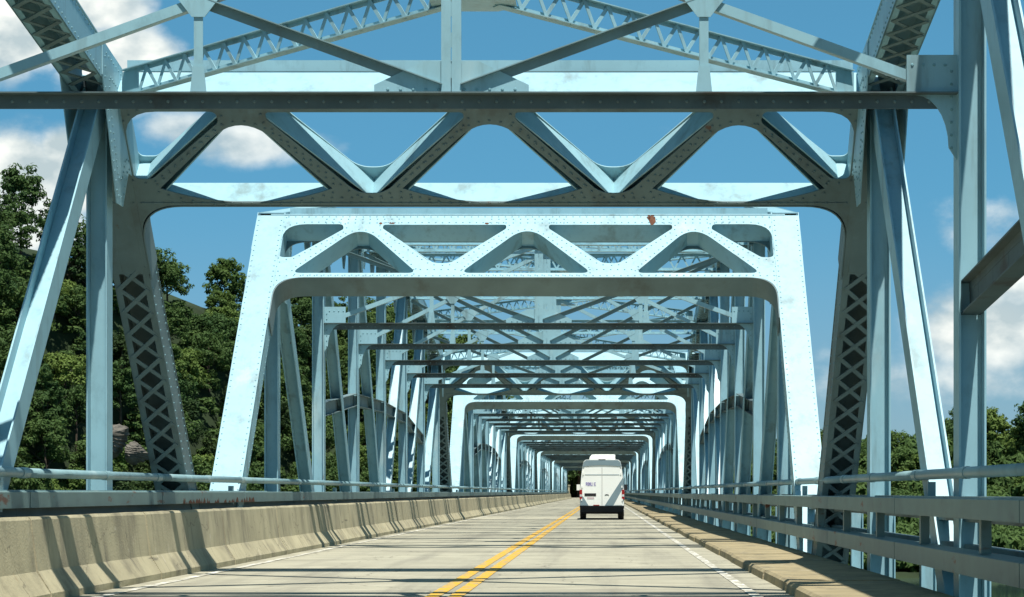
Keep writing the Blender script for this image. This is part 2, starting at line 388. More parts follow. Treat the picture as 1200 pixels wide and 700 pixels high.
def make_span(name, detail):
    root = empty(name)
    rv = MB(); rv2 = MB()
    node = [V((0, P*i, ZT[i])) for i in range(NP+1)]
    for side, tx in enumerate(TR):
        inn = 1 if side == 0 else -1
        o = X*tx
        for i in range(NP):
            endp = i in (0, NP-1); A = node[i]+o; B = node[i+1]+o
            m, nrm, d = boxchord(A, B)
            part = m.build('end_post' if endp else 'top_chord', M['stained_shade' if i == NP-1 else 'paint'], root)  # exit end posts get the stained colour with underside shade in it
            fine = detail and i in (NP-1, NP-2)
            if endp:
                pa, pb = (A+d*1.2, B-d*3.1) if i == 0 else (A+d*3.1, B-d*1.2)
            else: pa, pb = A+d*.75, B-d*.75
            bars(lace_x(pa-nrm*.255, pb-nrm*.255, X, .46, 0, .46), part, fine, mt='lace' if i < NP-2 else 'stained_shade')
            if endp:   # solid plate near the portal
                q = MB(); a2, b2 = (B-d*3.1, B-d*.1) if i == 0 else (A+d*.1, A+d*3.1)
                q.bar(a2-nrm*.262, b2-nrm*.262, X, .592, nrm, .014); q.build('tie_plate', M['stained_shade'], part)
            L = (B-A).length; k = int(L/.17)     # rivet lines
            for j in range(1, k):
                for sx in ((-.25, .25) if endp else (-.25, .25)):
                    rv.dome(A+d*(L*j/k)+X*sx+nrm*.273, nrm)
                rv.dome(A+d*(L*j/k)+X*inn*.288-nrm*.19, X*inn); rv.dome(A+d*(L*j/k)+X*inn*.288+nrm*.2, X*inn)
        for i in range(NP): # bottom chord
            MB().bar(V((tx, P*i+.01, ZB)), V((tx, P*(i+1)-.01, ZB)), X, .5, Z, .46).build('bottom_chord', M['paint'], root)
        for i in range(1, NP):
            pst = hsec(V((tx, P*i, ZB+.24)), V((tx, P*i, ZT[i]-.2)), .30, .36).build('vertical_post', M['paint'], root)
        for i in (1, 2, 3):      # near half: foot away from the viewer
            for a, b in ((i, i+1), (NP-i, NP-i-1)):
                A = V((tx, P*a, ZT[a])); B = V((tx, P*b, ZB)); d = (B-A).normalized()
                hsec(A+d*.3, B-d*.3, .296, .38 if i < 3 else .30).build('diagonal', M['paint'], root)
        for a, b in ((4, 3), (4, 5)):  # light counter braces
            pass
        ZM = {2: 3.38, 3: 3.98, 4: 4.08, 5: 3.98, 6: 3.38}
        for i in range(2, 6):    # mid-height struts in the truss plane
            A = V((tx, P*i+.02, ZM[i])); B = V((tx, P*(i+1)-.02, ZM[i+1])); m = MB()
            dd = (B-A).normalized(); up = X.cross(dd).normalized(); up = up if up.z > 0 else -up
            for sg in (-1, 1):
                m.bar(A+up*sg*.175, B+up*sg*.175, X, .22, up, .02)
                m.bar(A+up*sg*.12, B+up*sg*.12, X, .02, up, .09)
            for j in range(9):
                t0 = A+(B-A)*((j+.5)/9); m.bar(t0-dd*.12, t0+dd*.12, X, .016, up, .14)
            m.bar(A, B, X, .012, up, .32); m.build('longitudinal_strut', M['strut' if side else 'stained_shade'], root)
        for i in range(1, NP):   # gussets at the top nodes
            sl0 = (ZT[i]-ZT[i-1])/P; sl1 = (ZT[i+1]-ZT[i])/P
            big = i in (1, NP-1)
            if big:
                s_ = 1 if i == 1 else -1     # +1: end post on the -y side
                c = 8.2/P
                q = [(-s_*1.15, -1.15*c+.28*0), (-s_*1.0, -1.0*c+.42), (-s_*.1, .27), (s_*1.1, .27+1.1*.155), (s_*1.1, -.22+1.1*.155), (s_*.75, -.72), (s_*.22, -1.75), (-s_*.18, -1.75), (-s_*.55, -1.2)]
            else:
                q = [(-.85, .22-.85*sl0), (0, .25), (.85, .22+.85*sl1), (.85, -.27+.85*sl1), (.42, -.95), (.17, -1.25), (-.17, -1.25), (-.42, -.95), (-.85, -.27-.85*sl0)]
            m = MB()
            for sg in (-1, 1):
                m.plate([q], yz(tx+sg*.299, P*i, ZT[i]), X, .016)
            m.build('gusset_plate', M['paint'], root)
            cx = sum(a for a, b in q)/len(q); cz = sum(b for a, b in q)/len(q)
            for j in range(len(q)):
                a = V(q[j]); b = V(q[(j+1) % len(q)]); L = (b-a).length; c = V((cx, cz))
                for k in range(max(1, int(L/.16))):
                    for sh in (.88, .62):
                        p = c+(a+(b-a)*((k+.5)/max(1, int(L/.16)))-c)*sh
                        rv.dome((tx+inn*.307, P*i+p.x, ZT[i]+p.y), X*inn)
    # ---- portals
    for end in (0, 1):
        fu = portal_fn(end, T2); fl = portal_fn(end, -T2)
        n = V((0, (1 if end else -1)*UC, US))
        face_lower = end == 1
        vb = VB+.11*end; po = portal_outline(vb)
        root_p = MB().plate([po]+holes(False), fu, n, .02).build('portal_frame', M['paint'], root)
        MB().plate([po]+holes(True), fl, n, .02).build('portal_web', M['stained_shade'], root_p)
        m = MB(); a_ = T2-.012
        ga = portal_fn(end, a_); gb = portal_fn(end, -a_)
        def rib(p, q_):
            # flange strip between the webs along a straight 2-D segment
            d2 = (V(q_)-V(p)); nn = V((-d2.y, d2.x)).normalized()*.009
            vs = []
            for g_ in (ga, gb):
                for pt in (V(p)-nn, V(q_)-nn, V(q_)+nn, V(p)+nn): vs.append(g_(pt.x, pt.y))
            m.add(vs, [(0,1,2,3),(7,6,5,4),(0,4,5,1),(1,5,6,2),(2,6,7,3),(3,7,4,0)])
        for S in sharp(end):
            for j in range(len(S)): rib(S[j], S[(j+1) % len(S)])
        m.build('flange_strip', M['paint'], root_p)
        m = MB(); gl = portal_fn(end, -T2-.016)
        for v_, wv in ((11.16, .18), (vb+.03, .045)): m.bar(gl(-5.35, v_), gl(5.35, v_), (gl(0, 1)-gl(0, 0)), wv, n, .012)
        for sg in (-1, 1): m.bar(gl(sg*5.55, 8.05), gl(sg*5.55, 11.02), X, .12, n, .012); m.bar(gl(sg*5.88, 8.05), gl(sg*5.88, 11.02), X, .12, n, .012)
        m.build('web_angle', M['stained_shade'], root_p)
        # outer flange: top cover and curved bottom cover
        m = MB(); wd = T2+.02
        wa = portal_fn(end, wd); wb = portal_fn(end, -wd)
        path = rpoly([(-5.4, 7.9, 0), (-5.4, vb, 1.15), (5.4, vb, 1.15), (5.4, 7.9, 0)], 10)
        for j in range(len(path)-1):
            p, q_ = V(path[j]), V(path[j+1]); d2 = (q_-p); nn = V((d2.y, -d2.x)).normalized()
            p0, q0, p1, q1 = p+nn*.004, q_+nn*.004, p+nn*.022, q_+nn*.022
            m.add([g_(*t) for g_ in (wa, wb) for t in (p0, q0, q1, p1)], [(0,1,2,3),(7,6,5,4),(0,4,5,1),(1,5,6,2),(2,6,7,3),(3,7,4,0)])
        m.build('knee_flange', M['stained_shade'], root_p)
        m = MB(); p0, q0, p1, q1 = (-5.7, VT+.004), (5.7, VT+.004), (-5.7, VT+.024), (5.7, VT+.024)
        wa = portal_fn(end, T2+.03); wb = portal_fn(end, -T2-.05)
        m.add([g_(*t) for g_ in (wa, wb) for t in (p0, q0, q1, p1)], [(0,1,2,3),(7,6,5,4),(0,4,5,1),(1,5,6,2),(2,6,7,3),(3,7,4,0)])
        m.build('top_flange', M['paint'], root_p)
        yy = P if not end else SPAN-P
        MB().bar((XC-5.35, yy+(.36 if not end else .30), 7.54), (XC+5.35, yy+(.36 if not end else .30), 7.54), Y, .10, Z, .16).build('top_strut', M['paint'], root_p)
        # rivets of the portal faces
        fr = portal_fn(end, T2+.010) if not end else portal_fn(end, -T2-.022); rn = n if not end else -n
        HH = holes(bool(end)); 
        def inside(p, poly):
            c = False; x, y = p
            for j in range(len(poly)):
                x1, y1 = poly[j]; x2, y2 = poly[j-1]
                if (y1 > y) != (y2 > y) and x < (x2-x1)*(y-y1)/(y2-y1)+x1: c = not c
            return c
        def put(s_, v_):
            if inside((s_, v_), po) and not any(inside((s_, v_), h) for h in HH): (rv2 if end else rv).dome(fr(s_, v_), rn, .021)
        for h in HH:
            cx = sum(a for a, b in h)/len(h); cz = sum(b for a, b in h)/len(h)
            L = 0; last = None
            for j in range(len(h)):
                a = V(h[j]); b = V(h[(j+1) % len(h)]); d2 = b-a; ll = d2.length
                if ll < 1e-5: continue
                nn = V((d2.y, -d2.x)).normalized()
                if nn.dot((a+b)/2-V((cx, cz))) < 0: nn = -nn
                t = 0
                while t < ll:
                    p = a+d2*(t/ll)+nn*.07
                    if last is None or (p-last).length > .14: put(p.x, p.y); last = p
                    t += .05
        s_ = -5.9
        while s_ < 5.95:
            put(s_, VT-.05); put(s_, vb+.05); s_ += .15
        for sg in ((-1, 1) if not end else ()):     # field of rivets on the corner and node gussets
            for a in range(5):
                for b in range(22):
                    put(sg*(5.92-a*.13*1.0-(b % 2)*.05), 8.05+b*.15)
        for c in ((-3.65, 0, 3.65) if not end else ()):
            for a in range(-5, 6):
                for b in range(2): put(c+a*.16, 11.02+b*.13)
        for c in (-1.83, 1.83):
            for a in range(-4, 5): put(c+a*.15, 9.45)
    # ---- sway frames
    zs = 5.48
    for i in range(2, NP-1):
        y = P*i; a, b = TR[0]+.15, TR[1]-.15; zt = ZT[i]-.75
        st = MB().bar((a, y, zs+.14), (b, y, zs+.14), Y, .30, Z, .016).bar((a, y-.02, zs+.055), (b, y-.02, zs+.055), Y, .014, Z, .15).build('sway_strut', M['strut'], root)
        kx = a+.35
        while kx < b: rv2.dome((kx, y-.028, zs+.06), -Y, .021); kx += .19
        ts = empty_part = MB()
        for dz in (0, .56): ts.bar((a, y, zt+dz), (b, y, zt+dz), Y, .22, Z, .016).bar((a, y, zt+dz+(.05 if dz == 0 else -.05)), (b, y, zt+dz+(.05 if dz == 0 else -.05)), Y, .02, Z, .085)
        tso = ts.build('top_strut', M['paint'], root)
        bars(lace_v((a+.3, y, zt+.28), (b-.3, y, zt+.28), Z, .46, .24, 0), tso, False)
        q1 = (a+b)/2-(b-a)/4; q3 = (a+b)/2+(b-a)/4; mid = (a+b)/2; zc = (zs+.14+zt)/2
        for xx, ww in ((q1, .10), (q3, .10)):
            top = zc
            MB().bar((xx, y-.03, zs+.15), (xx, y-.03, top), X, ww, Y, .012).bar((xx-ww/2+.006, y+.01, zs+.15), (xx-ww/2+.006, y+.01, top), X, .012, Y, .07).build('hanger', M['paint'], root)
            MB().plate([[(-.28, .10), (-.16, .20), (.16, .20), (.28, .10), (.07, -.17), (-.07, -.17)]], lambda p, q, xx=xx: V((xx+p, y-.045, zc+q)), Y, .014).build('crossing_plate', M['paint'], root)
            MB().plate([[(-.09, 0), (.09, 0), (.06, .30), (-.06, .30)]], lambda p, q, xx=xx: V((xx+p, y-.042, zs+.152+q)), Y, .01).build('foot_plate', M['paint'], root)
        m = MB()
        for sg in (-1, 1): m.bar((mid+sg*.0575, y-.02, zs+.15), (mid+sg*.0575, y-.02, zt), X, .105, Y, .02).bar((mid+sg*.035, y+.03, zs+.15), (mid+sg*.035, y+.03, zt), X, .012, Y, .08)
        z = zs+.4
        while z < zt: m.bar((mid-.11, y-.012, z), (mid+.11, y-.012, z), Y, .02, Z, .16); z += .34
        m.build('centre_post', M['paint'], root)
        MB().plate([[(-.85, 0), (.85, 0), (.85, .10), (.30, .36), (-.30, .36), (-.85, .10)]], lambda p, q: V((mid+p, y+.012, zs+.15+q)), Y, .012).build('crossing_plate', M['paint'], root)
        for k in range(-5, 6): rv.dome((mid+k*.14, y-.0+.005, zs+.2), -Y, .018)
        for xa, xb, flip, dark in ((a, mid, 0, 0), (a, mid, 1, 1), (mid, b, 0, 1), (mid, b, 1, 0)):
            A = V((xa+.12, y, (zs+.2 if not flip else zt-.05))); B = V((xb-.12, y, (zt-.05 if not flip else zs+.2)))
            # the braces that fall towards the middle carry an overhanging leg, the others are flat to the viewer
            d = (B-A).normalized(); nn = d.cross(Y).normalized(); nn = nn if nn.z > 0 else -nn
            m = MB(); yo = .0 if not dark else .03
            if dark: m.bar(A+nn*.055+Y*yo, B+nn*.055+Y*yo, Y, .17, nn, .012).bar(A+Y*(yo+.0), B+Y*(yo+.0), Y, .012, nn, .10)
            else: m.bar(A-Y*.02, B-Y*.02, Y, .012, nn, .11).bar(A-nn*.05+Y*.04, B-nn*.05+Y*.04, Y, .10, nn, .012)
            m.build('sway_brace', M['lace' if dark else 'paint'], root)  # overhung braces use the darker blue, their shade is in the colour
        for xx, sg in ((a, 1), (b, -1)):
            arc = [(.42*(1-math.sin(t)), -.62+.62*(1-math.cos(t))) for t in [math.pi/2*k/7 for k in range(8)]]
            q = [(0, .42), (.50, .42), (.50, .0)]+[(.03+.42*math.cos(math.pi/2*k/7+math.pi/2)+.42, 0-.62+.62*math.sin(math.pi/2*k/7+math.pi/2)) for k in range(8)]
            q = [(0, .44), (.55, .44), (.55, .0), (.45, 0)]+[(.45-.36*math.sin(math.pi/2*k/7), -.58*(1-math.cos(math.pi/2*k/7))) for k in range(1, 8)]+[(0, -.72)]
            MB().plate([[(sg*p, v_) for p, v_ in q]], lambda p, v_, xx=xx: V((xx+p, y-.035, zs+.13+v_)), Y, .014).build('knee_plate', M['paint'], root)
            for k in range(7): rv.dome((xx+sg*.06, y-.042, zs-.45+k*.14), -Y)
            for k in range(4): rv.dome((xx+sg*(.13+k*.12), y-.042, zs+.46), -Y)
    # ---- top lateral bracing between the chords
    for i in range(1, NP-1):
        z0, z1 = ZT[i]-.05, ZT[i+1]-.05
        c = V((XC, P*(i+.5), (z0+z1)/2)); fine = detail and i == NP-2
        for A in (V((TR[0]+.45, P*i+.35, z0)), V((TR[1]-.45, P*i+.35, z0)), V((TR[0]+.45, P*(i+1)-.35, z1)), V((TR[1]-.45, P*(i+1)-.35, z1))):
            d = (c-A).normalized(); B = c-d*.35; sd_ = d.cross(Z).normalized(); m = MB()
            for sg in (-1, 1):
                m.bar(A+Z*sg*.19, B+Z*sg*.19, sd_, .17, Z, .014); m.bar(A+Z*sg*.155, B+Z*sg*.155, sd_, .014, Z, .06)
            pp = m.build('lateral_brace', M['paint'], root)
            bars(lace_v(A+d*.3, B, Z, .33, .185, 0, .05, .012, -.03 if (A.x < XC) == (A.y < c.y) else .03), pp, fine)
            MB().bar(A-d*.05, A+d*.28, sd_, .02, Z, .36).build('end_plate', M['paint'], pp)
        m = MB()
        m.plate([[(-.55, -.3), (-.3, -.55), (.3, -.55), (.55, -.3), (.55, .3), (.3, .55), (-.3, .55), (-.55, .3)]], lambda p, q: c+V((p, q, -.21)), Z, .014)
        m.plate([[(-.55, -.3), (-.3, -.55), (.3, -.55), (.55, -.3), (.55, .3), (.3, .55), (-.3, .55), (-.55, .3)]], lambda p, q: c+V((p, q, .21)), Z, .014)
        m.bar(c-X*.45, c+X*.45, Y, .016, Z, .40)
        m.build('crossing_plate', M['paint'], root)
    # ---- floor system
    for i in range(NP+1):
        m = MB(); y = P*i
        m.bar((TR[0]+.26, y, -.86), (TR[1]-.26, y, -.86), Y, .02, Z, .9)
        for dz in (-1.31, -.41): m.bar((TR[0]+.26, y, dz), (TR[1]-.26, y, dz), Y, .3, Z, .03)
        m.build('floor_beam', M['paint'], root)
    for k in range(6):
        MB().box(XC-4.4+k*1.76-.1, XC-4.4+k*1.76+.1, .05, SPAN-.05, -.66, -.385).build('stringer', M['paint'], root)
    rv.build('rivets', M['rivet'], root, kind='stuff'); rv2.build('rivets', M['stained_shade'], root, kind='stuff')
    return root
s1 = make_span('truss_span', True); s1.location.y = STARTS[0]
tag(s1, 'nearest light blue truss span overhead, its dark exit portal and lattice posts seen from beneath', 'bridge span', 'light blue truss spans carrying the road')
s2 = make_span('truss_span', False); s2.location.y = STARTS[1]
SL = ['second truss span, bright riveted entry portal facing the viewer beneath the dark exit portal',
      'third truss span, its rounded pale portal standing at the depth of the white van',
      'fourth truss span, small pale portal framed inside the third one',
      'fifth truss span, narrow pale portal partly behind the roof of the van',
      'sixth truss span, tiny pale portal arch just left of the van roof',
      'last truss span, farthest and smallest pale portal before the dark trees']
M['rust'] = mat('rust', (.12, .05, .025), .9, .35, 9, extra=lambda nt, g, o: layer(nt, g, o, (.10, .035, .015), 12, .45, .6, .8))
fu = portal_fn(0, T2+.014); nn_ = V((0, -UC, US)); rr = random.Random(3)
def blob(cx, cy, a, b): return [(cx+a*math.cos(t*.524)*rr.uniform(.6, 1.1), cy+b*math.sin(t*.524)*rr.uniform(.75, 1.1)) for t in range(12)]
for c_, d_, a_, b_ in ((2.76, 11.13, .09, .19), (2.68, 11.2, .05, .08), (-.9, 11.0, .05, .03), (-3.0, 11.01, .08, .03), (-3.25, 11.0, .04, .04)):
    MB().plate([blob(c_, d_, a_, b_)], fu, nn_, .002).build('rust_stain', M['rust'], s2)
tag(s2, SL[0], 'bridge span', s1['group'])
for k in range(2, 7):
    c = copy_tree(s2); c.location.y = STARTS[k]; c.scale.y = SCY[k]; tag(c, SL[k-1], 'bridge span', s1['group'])

# ------------------------------------------------------------------ road deck
YA = -12
rb = MB().box(-7.0, 3.75, YA, END+.5, -.38, -.10).build('road', M['joint']); rb['kind'] = 'structure'
slab = MB().box(-6.75, 2.32, .012, P-.012, -.098, 0).mesh('deck_slab', M['road'])
y = YA
while y < END+.3:
    o = inst('deck_slab', slab, rb, (0, y, 0)); y += P
ap = MB().box(-9.5, 5.5, END+.52, END+90, -.3, -.004).build('approach_road', M['road']); ap['kind'] = 'structure'
def strip(x0, x1, y0, y1, z, m, name):
    o = MB().box(x0, x1, y0, y1, z-.003, z).build(name, m); o['kind'] = 'structure'; return o
strip(-2.12, -1.95, YA, END+80, .008, M['yellow'], 'centre_line'); strip(-1.85, -1.68, YA, END+80, .008, M['yellow'], 'centre_line')
strip(1.77, 1.90, YA, END+80, .008, M['white'], 'edge_line'); strip(-6.08, -5.95, YA, END+80, .008, M['white'], 'edge_line')
# right kerb ledge, in separate cast lengths
kerb = empty('kerb', (0, 0, 0)); kerb['kind'] = 'structure'
prof = [(2.27, -.095), (2.29, .10), (2.33, .135), (3.72, .145), (3.72, -.095)]
def loft(prof, L, mname, mtl, jitter=0):
    m = MB(); n = len(prof); m.add([V((a, 0.018, b)) for a, b in prof]+[V((a, L-.018, b)) for a, b in prof], [tuple(range(n)), tuple(range(2*n-1, n-1, -1))]+[(i, i+n, (i+1) % n+n, (i+1) % n) for i in range(n)])
    return m.mesh(mname, mtl)
kms = [loft(prof, P/2, 'kerb_stone', M['curb']), loft([(a+(.02 if i < 3 else 0), b+.006*(i in (1, 2, 3))) for i, (a, b) in enumerate(prof)], P/2, 'kerb_stone', M['curb'])]
y = YA; k = 0
while y < END:
    inst('kerb_stone', kms[(k*7+k//3) % 2], kerb, (0, y, 0)); y += P/2; k += 1

# left concrete barriers
bp = [(-6.34, 0.0), (-6.34, .085), (-6.50, .34), (-6.575, .93), (-6.60, .965), (-6.72, .965), (-6.745, .93), (-6.82, .34), (-6.90, .085), (-6.90, 0)]
def barrier_mesh():
    m = MB(); n = len(bp); L = 6.1; st = [0.03, .05]+[L*k/10 for k in range(1, 10)]+[L-.05, L-.03]
    vs = []
    for j, yy in enumerate(st):
        e = 0
        for a, b in bp:
            vs.append(V((a+(-e if a > -6.66 else e)+R.uniform(-.003, .003), yy, max(0.001, b-e+R.uniform(-.003, .003)*(b > .1)))))
    fs = [tuple(range(n)), tuple(range(len(vs)-1, len(vs)-n-1, -1))]
    for j in range(len(st)-1):
        for i in range(n): fs.append((j*n+i, (j+1)*n+i, (j+1)*n+(i+1) % n, j*n+(i+1) % n))
    return m.add(vs, fs).mesh('concrete_barrier', M['concrete'])
def seal_mesh():
    m = MB(); q = [(a+(-.02 if a > -6.66 else .02), max(.002, b-.02*(b > .9))) for a, b in bp]; n = len(q)
    m.add([V((a, -.045, b)) for a, b in q]+[V((a, .045, b)) for a, b in q], [tuple(range(n)), tuple(range(2*n-1, n-1, -1))]+[(i, i+n, (i+1) % n+n, (i+1) % n) for i in range(n)])
    return m.mesh('joint_seal', M['joint'])
seal = seal_mesh()
bms = [barrier_mesh() for _ in range(4)]
BL = {24.4: 'tan concrete barrier at lower left with pale scuffs and several shadows', 18.3: 'tan concrete barrier section cut off by the left edge of the photo, nearest the viewer',
      30.5: 'tan concrete barrier section with a wide dark shadow band and orange rust', 36.6: 'tan concrete barrier section past the first dark joint, under the rusty rail'}
ORD = ['first', 'second', 'third', 'fourth', 'fifth', 'sixth', 'seventh', 'eighth', 'ninth', 'tenth', 'eleventh', 'twelfth']
def blabel(y):
    n = max(i for i, s_ in enumerate(STARTS) if s_ < y+3.1); base = STARTS[n]; k_ = int((y+3.1-base)/6.1)
    return '%s tan barrier section alongside the %s truss span' % (ORD[min(k_, 11)], ['nearest', 'second', 'third', 'fourth', 'fifth', 'sixth', 'last'][n])
k = 0; y = 36.6-6.1*8
while y < END-3:
    o = inst('concrete_barrier', bms[k % 4], None, (0, y, .001)); inst('joint_seal', seal, o); lab = None
    for a, t in BL.items():
        if abs(a-y) < .5: lab = t
    tag(o, lab or blabel(y), 'barrier', 'tan concrete barriers along the left edge')
    y += 6.1; k += 1

# ------------------------------------------------------------------ guardrails
def guardrail(side):
    root = empty('guardrail', (0, 0, 0)); sx = -1 if side == 'left' else 1
    xr = -7.02 if sx < 0 else 3.80; xb = (-6.93, -7.13) if sx < 0 else (3.52, 3.72); zr = 1.485 if sx < 0 else 1.455
    tube = MB().tube([(0, .01, 0), (0, P-.01, 0)], .060, 14).mesh('round_rail', M['tube'], True)
    slv = MB().tube([(0, -.15, 0), (0, .15, 0)], .068, 14).mesh('rail_sleeve', M['tube'])
    bt = loft([(0, -.10), (0, .09), (.02, .10), (.18, .10), (.20, .09), (.20, -.10)], P, 'box_rail', M['rail'])
    bl = loft([(0, -.115), (0, .09), (.02, .10), (.30, .10), (.30, -.115)], P, 'box_rail', M['rail'])
    bpl = MB().box(-.02, 0, 0, P-.01, .55, 1.055).box(-.02, .06, 0, P-.01, .53, .549).mesh('gap_fill_plate', M['gap_dark'])  # dark plate added to blacken the open gap below the left box rail
    bc = MB().box(0, .03, 0, P-.01, -.13, .15).box(.031, .12, 0, P-.01, -.13, -.11).box(.031, .12, 0, P-.01, .13, .15).mesh('back_channel', M['stained_shade'])
    ps = MB().box(-.09, .09, -.008, .008, -.45, .94)
    for q in (-.09, .09): ps.box(q-.008, q+.008, -.08, .08, -.45, .94)
    post = ps.mesh('rail_post', M['paint'])
    br = MB().box(-.045, .045, -.05, .05, 1.02, 1.37).mesh('rail_bracket', M['tube'])
    slot = MB().box(-.05, .05, -.06, .06, .66, 1.0).mesh('rail_spacer', M['rail'])
    y = YA-.9; k = 0
    while y < END+1:
        inst('round_rail', tube, root, (xr, y, zr)); s = inst('rail_sleeve', slv, root, (xr, y, zr))
        inst('rail_sleeve', slv, root, (xr, y+4.3, zr))
        if sx > 0:
            for z in (1.055, .53): inst('back_channel', bc, root, (xr+.17, y, z))
        for z, me in (((1.16, bt),) if sx < 0 else ((1.09, bt), (.555, bl))):
            o = inst('box_rail', me, root, (xb[0] if sx > 0 else xb[1], y, z))
        if sx < 0: inst('box_rail', bl, root, (-7.44, y, .55)); inst('gap_fill_plate', bpl, root, (-7.10, y, 0))
        y += P; k += 1
    y = -23.0+P/2*3 
    k = 0
    while y < END+1:
        xp = xb[0]+.68 if sx > 0 else -7.24
        inst('rail_post', post, root, (xp, y+.3, 0))
        if k % 4 == 1: inst('rail_bracket', br, root, (xr, y+1.3, 0))
        if sx > 0: inst('rail_spacer', slot, root, (xb[0]+.14, y+.9, 0))
        y += P/2; k += 1
    if sx < 0:
        for j in range(46):
            yy = rr.uniform(35, 42.5); h_ = rr.uniform(.02, .11); w_ = rr.uniform(.03, .16)
            MB().plate([[(yy-w_, 1.062), (yy+w_, 1.062), (yy+w_*rr.uniform(.2, .9), 1.062+h_*.6), (yy+w_*.1, 1.062+h_), (yy-w_*rr.uniform(.3, .9), 1.062+h_*.5)]], lambda a, b, j=j: V((xb[0]+.0012+.0001*j, a, b)), X, .001).build('rust_stain', M['rust'], root)
    # rolled saw-tooth lip along the top of the box rail
    m = MB(); x = (xb[0]+xb[1])/2-sx*.0; zt = 1.262 if sx < 0 else 1.192; y = 14 
    while y < (44 if sx < 0 else 26):
        m.bar((x-.07, y, zt), (x+.07, y, zt), Y, .022, Z, .03); y += .047
    m.build('rail_teeth', M['tube'], root, kind='stuff')
    return root
tag(guardrail('left'), 'pale round handrail over a grey box rail behind the left concrete barrier', 'guardrail')
tag(guardrail('right'), 'grey double box rail with round handrail above, beside the right kerb ledge', 'guardrail')

# ------------------------------------------------------------------ piers and bridge end
for k, y in enumerate([STARTS[0]-.4]+[s-.4 for s in STARTS[1:]]+[END+.4]):
    m = MB(); m.box(XO-.3, XI+.3, y-1.1, y+1.1, -2.6, -1.35)
    for x in TR: m.add(*(lambda q: (q.v, q.f))(MB().tube([(x, y, -16), (x, y, -2.5)], [1.6, 1.2], 16)))
    m.box(TR[0], TR[1], y-.5, y+.5, -16, -2.59)
    o = m.build('bridge_pier', M['concrete'])
    tag(o, 'concrete river pier %s' % ('behind the viewer under the start of the nearest span', 'under the joint of nearest and second spans', 'under the joint of second and third spans', 'under the joint of third and fourth spans', 'under the joint of fourth and fifth spans', 'under the joint of fifth and sixth spans', 'under the joint of sixth and last spans', 'at the far bank under the last span')[k], 'pier', 'concrete piers under the trusses')
for x0, lab in ((-8.3, 'tan concrete end pylon at the far left end of the bridge'), (4.3, 'tan concrete end pylon at the far right end of the bridge')):
    m = MB().box(x0, x0+1.5, END+1.0, END+3.2, -1, 2.5); m.box(x0-.1, x0+1.6, END+.9, END+3.3, 2.502, 2.75)
    tag(m.build('end_pylon', M['concrete']), lab, 'pylon')

# ------------------------------------------------------------------ terrain
def sst(a, b, x):
    t = max(0, min(1, (x-a)/(b-a))); return t*t*(3-2*t)
HP = [(-900, 60), (-260, 66), (-160, 61), (-122, 51), (-95, 43), (-78, 39), (-50, 33), (-20, 14), (-8, 4), (20, 3), (60, 4), (110, 8), (180, 20), (400, 40), (900, 40)]
def Hx(x):
    for (a, h), (b, g) in zip(HP, HP[1:]):
        if a <= x <= b: return h+(g-h)*(x-a)/(b-a)
    return 40
def noise2(x, y): return math.sin(x*.071+1.3)*math.cos(y*.063+.4)+.5*math.sin(x*.17+y*.13)+.25*math.sin(x*.41-y*.33)
def shore(x):
    if x < -60: return 440+(x+60)*1.9
    return min(440, 440-(x-30)*.9) if x > 30 else 440
def ground(x, y):
    q = y-max(shore(x), -200) if x < 30 else y-max(shore(x), 150)
    h = -14+(Hx(x)+14+noise2(x, y)*2.0)*sst(-2, 78 if x < -20 else 50, q*(.75 if x < -60 else 1))
    if q < -20: h = -17
    if y > END-2 and -16 < x < 12:
        k = sst(16, 9, abs(x+2)); k *= sst(END+110, END+78, y); h = h*(1-k)+(-.4)*k
    return h
m = MB(); xs = [-900+20*i for i in range(25)]+[-400+7*i for i in range(115)]+[405+25*i for i in range(25)]; ys = [-400+40*i for i in range(15)]+[200+7*i for i in range(60)]+[630+60*i for i in range(12)]
for y_ in ys:
    for x_ in xs: m.v.append((x_, y_, ground(x_, y_)))
n = len(xs)
for j in range(len(ys)-1):
    for i in range(n-1): a = j*n+i; m.f.append((a, a+1, a+n+1, a+n))
m.build('ground', M['soil'], smooth=True)['kind'] = 'structure'
MB().add([(-3000, -1500, -15), (3000, -1500, -15), (3000, 5000, -15), (-3000, 5000, -15)], [(0,1,2,3)]).build('river', M['water'])['kind'] = 'structure'
MB().add([(-9000, 1200, -15.4), (9000, 1200, -15.4), (9000, 8000, 10), (-9000, 8000, 10)], [(0,1,2,3)]).build('far_plain', M['soil'])['kind'] = 'structure'

# ------------------------------------------------------------------ trees
def crown_mesh(seed, rx, rz, zc, nclump, nleaf, lm, ls=.42):
    r = random.Random(seed); m = MB()
    for c in range(nclump):
        while True:
            d = V((r.gauss(0, 1), r.gauss(0, 1), r.gauss(0, 1)))
            if d.length > .1: break
        d.normalize()
        if d.z < -.55: d.z = -d.z
        f = r.uniform(.55, 1.0)*(1+.18*math.sin(3*math.atan2(d.y, d.x)+seed))
        cc = V((d.x*rx*f, d.y*rx*f, zc+d.z*rz*f)); cr = r.uniform(.7, 1.5)*rx/5
        for l in range(nleaf):
            e = V((r.gauss(0, 1), r.gauss(0, 1), r.gauss(0, 1))).normalized()
            p = cc+V((e.x*cr*1.15, e.y*cr*1.15, e.z*cr*.75))*r.uniform(.55, 1)
            nn = (e*.8+Z*.5+V((r.uniform(-.6, .6), r.uniform(-.6, .6), r.uniform(-.6, .6)))).normalized()
            u = nn.orthogonal().normalized(); u = Matrix.Rotation(r.uniform(0, 6.3), 3, nn) @ u; w_ = nn.cross(u); s = ls*r.uniform(.6, 1.3)
            k = len(m.v); m.v += [tuple(p+u*s), tuple(p+w_*s*.5), tuple(p-u*s), tuple(p-w_*s*.5)]; m.f.append((k, k+1, k+2, k+3))
    return m.mesh('crown', lm)
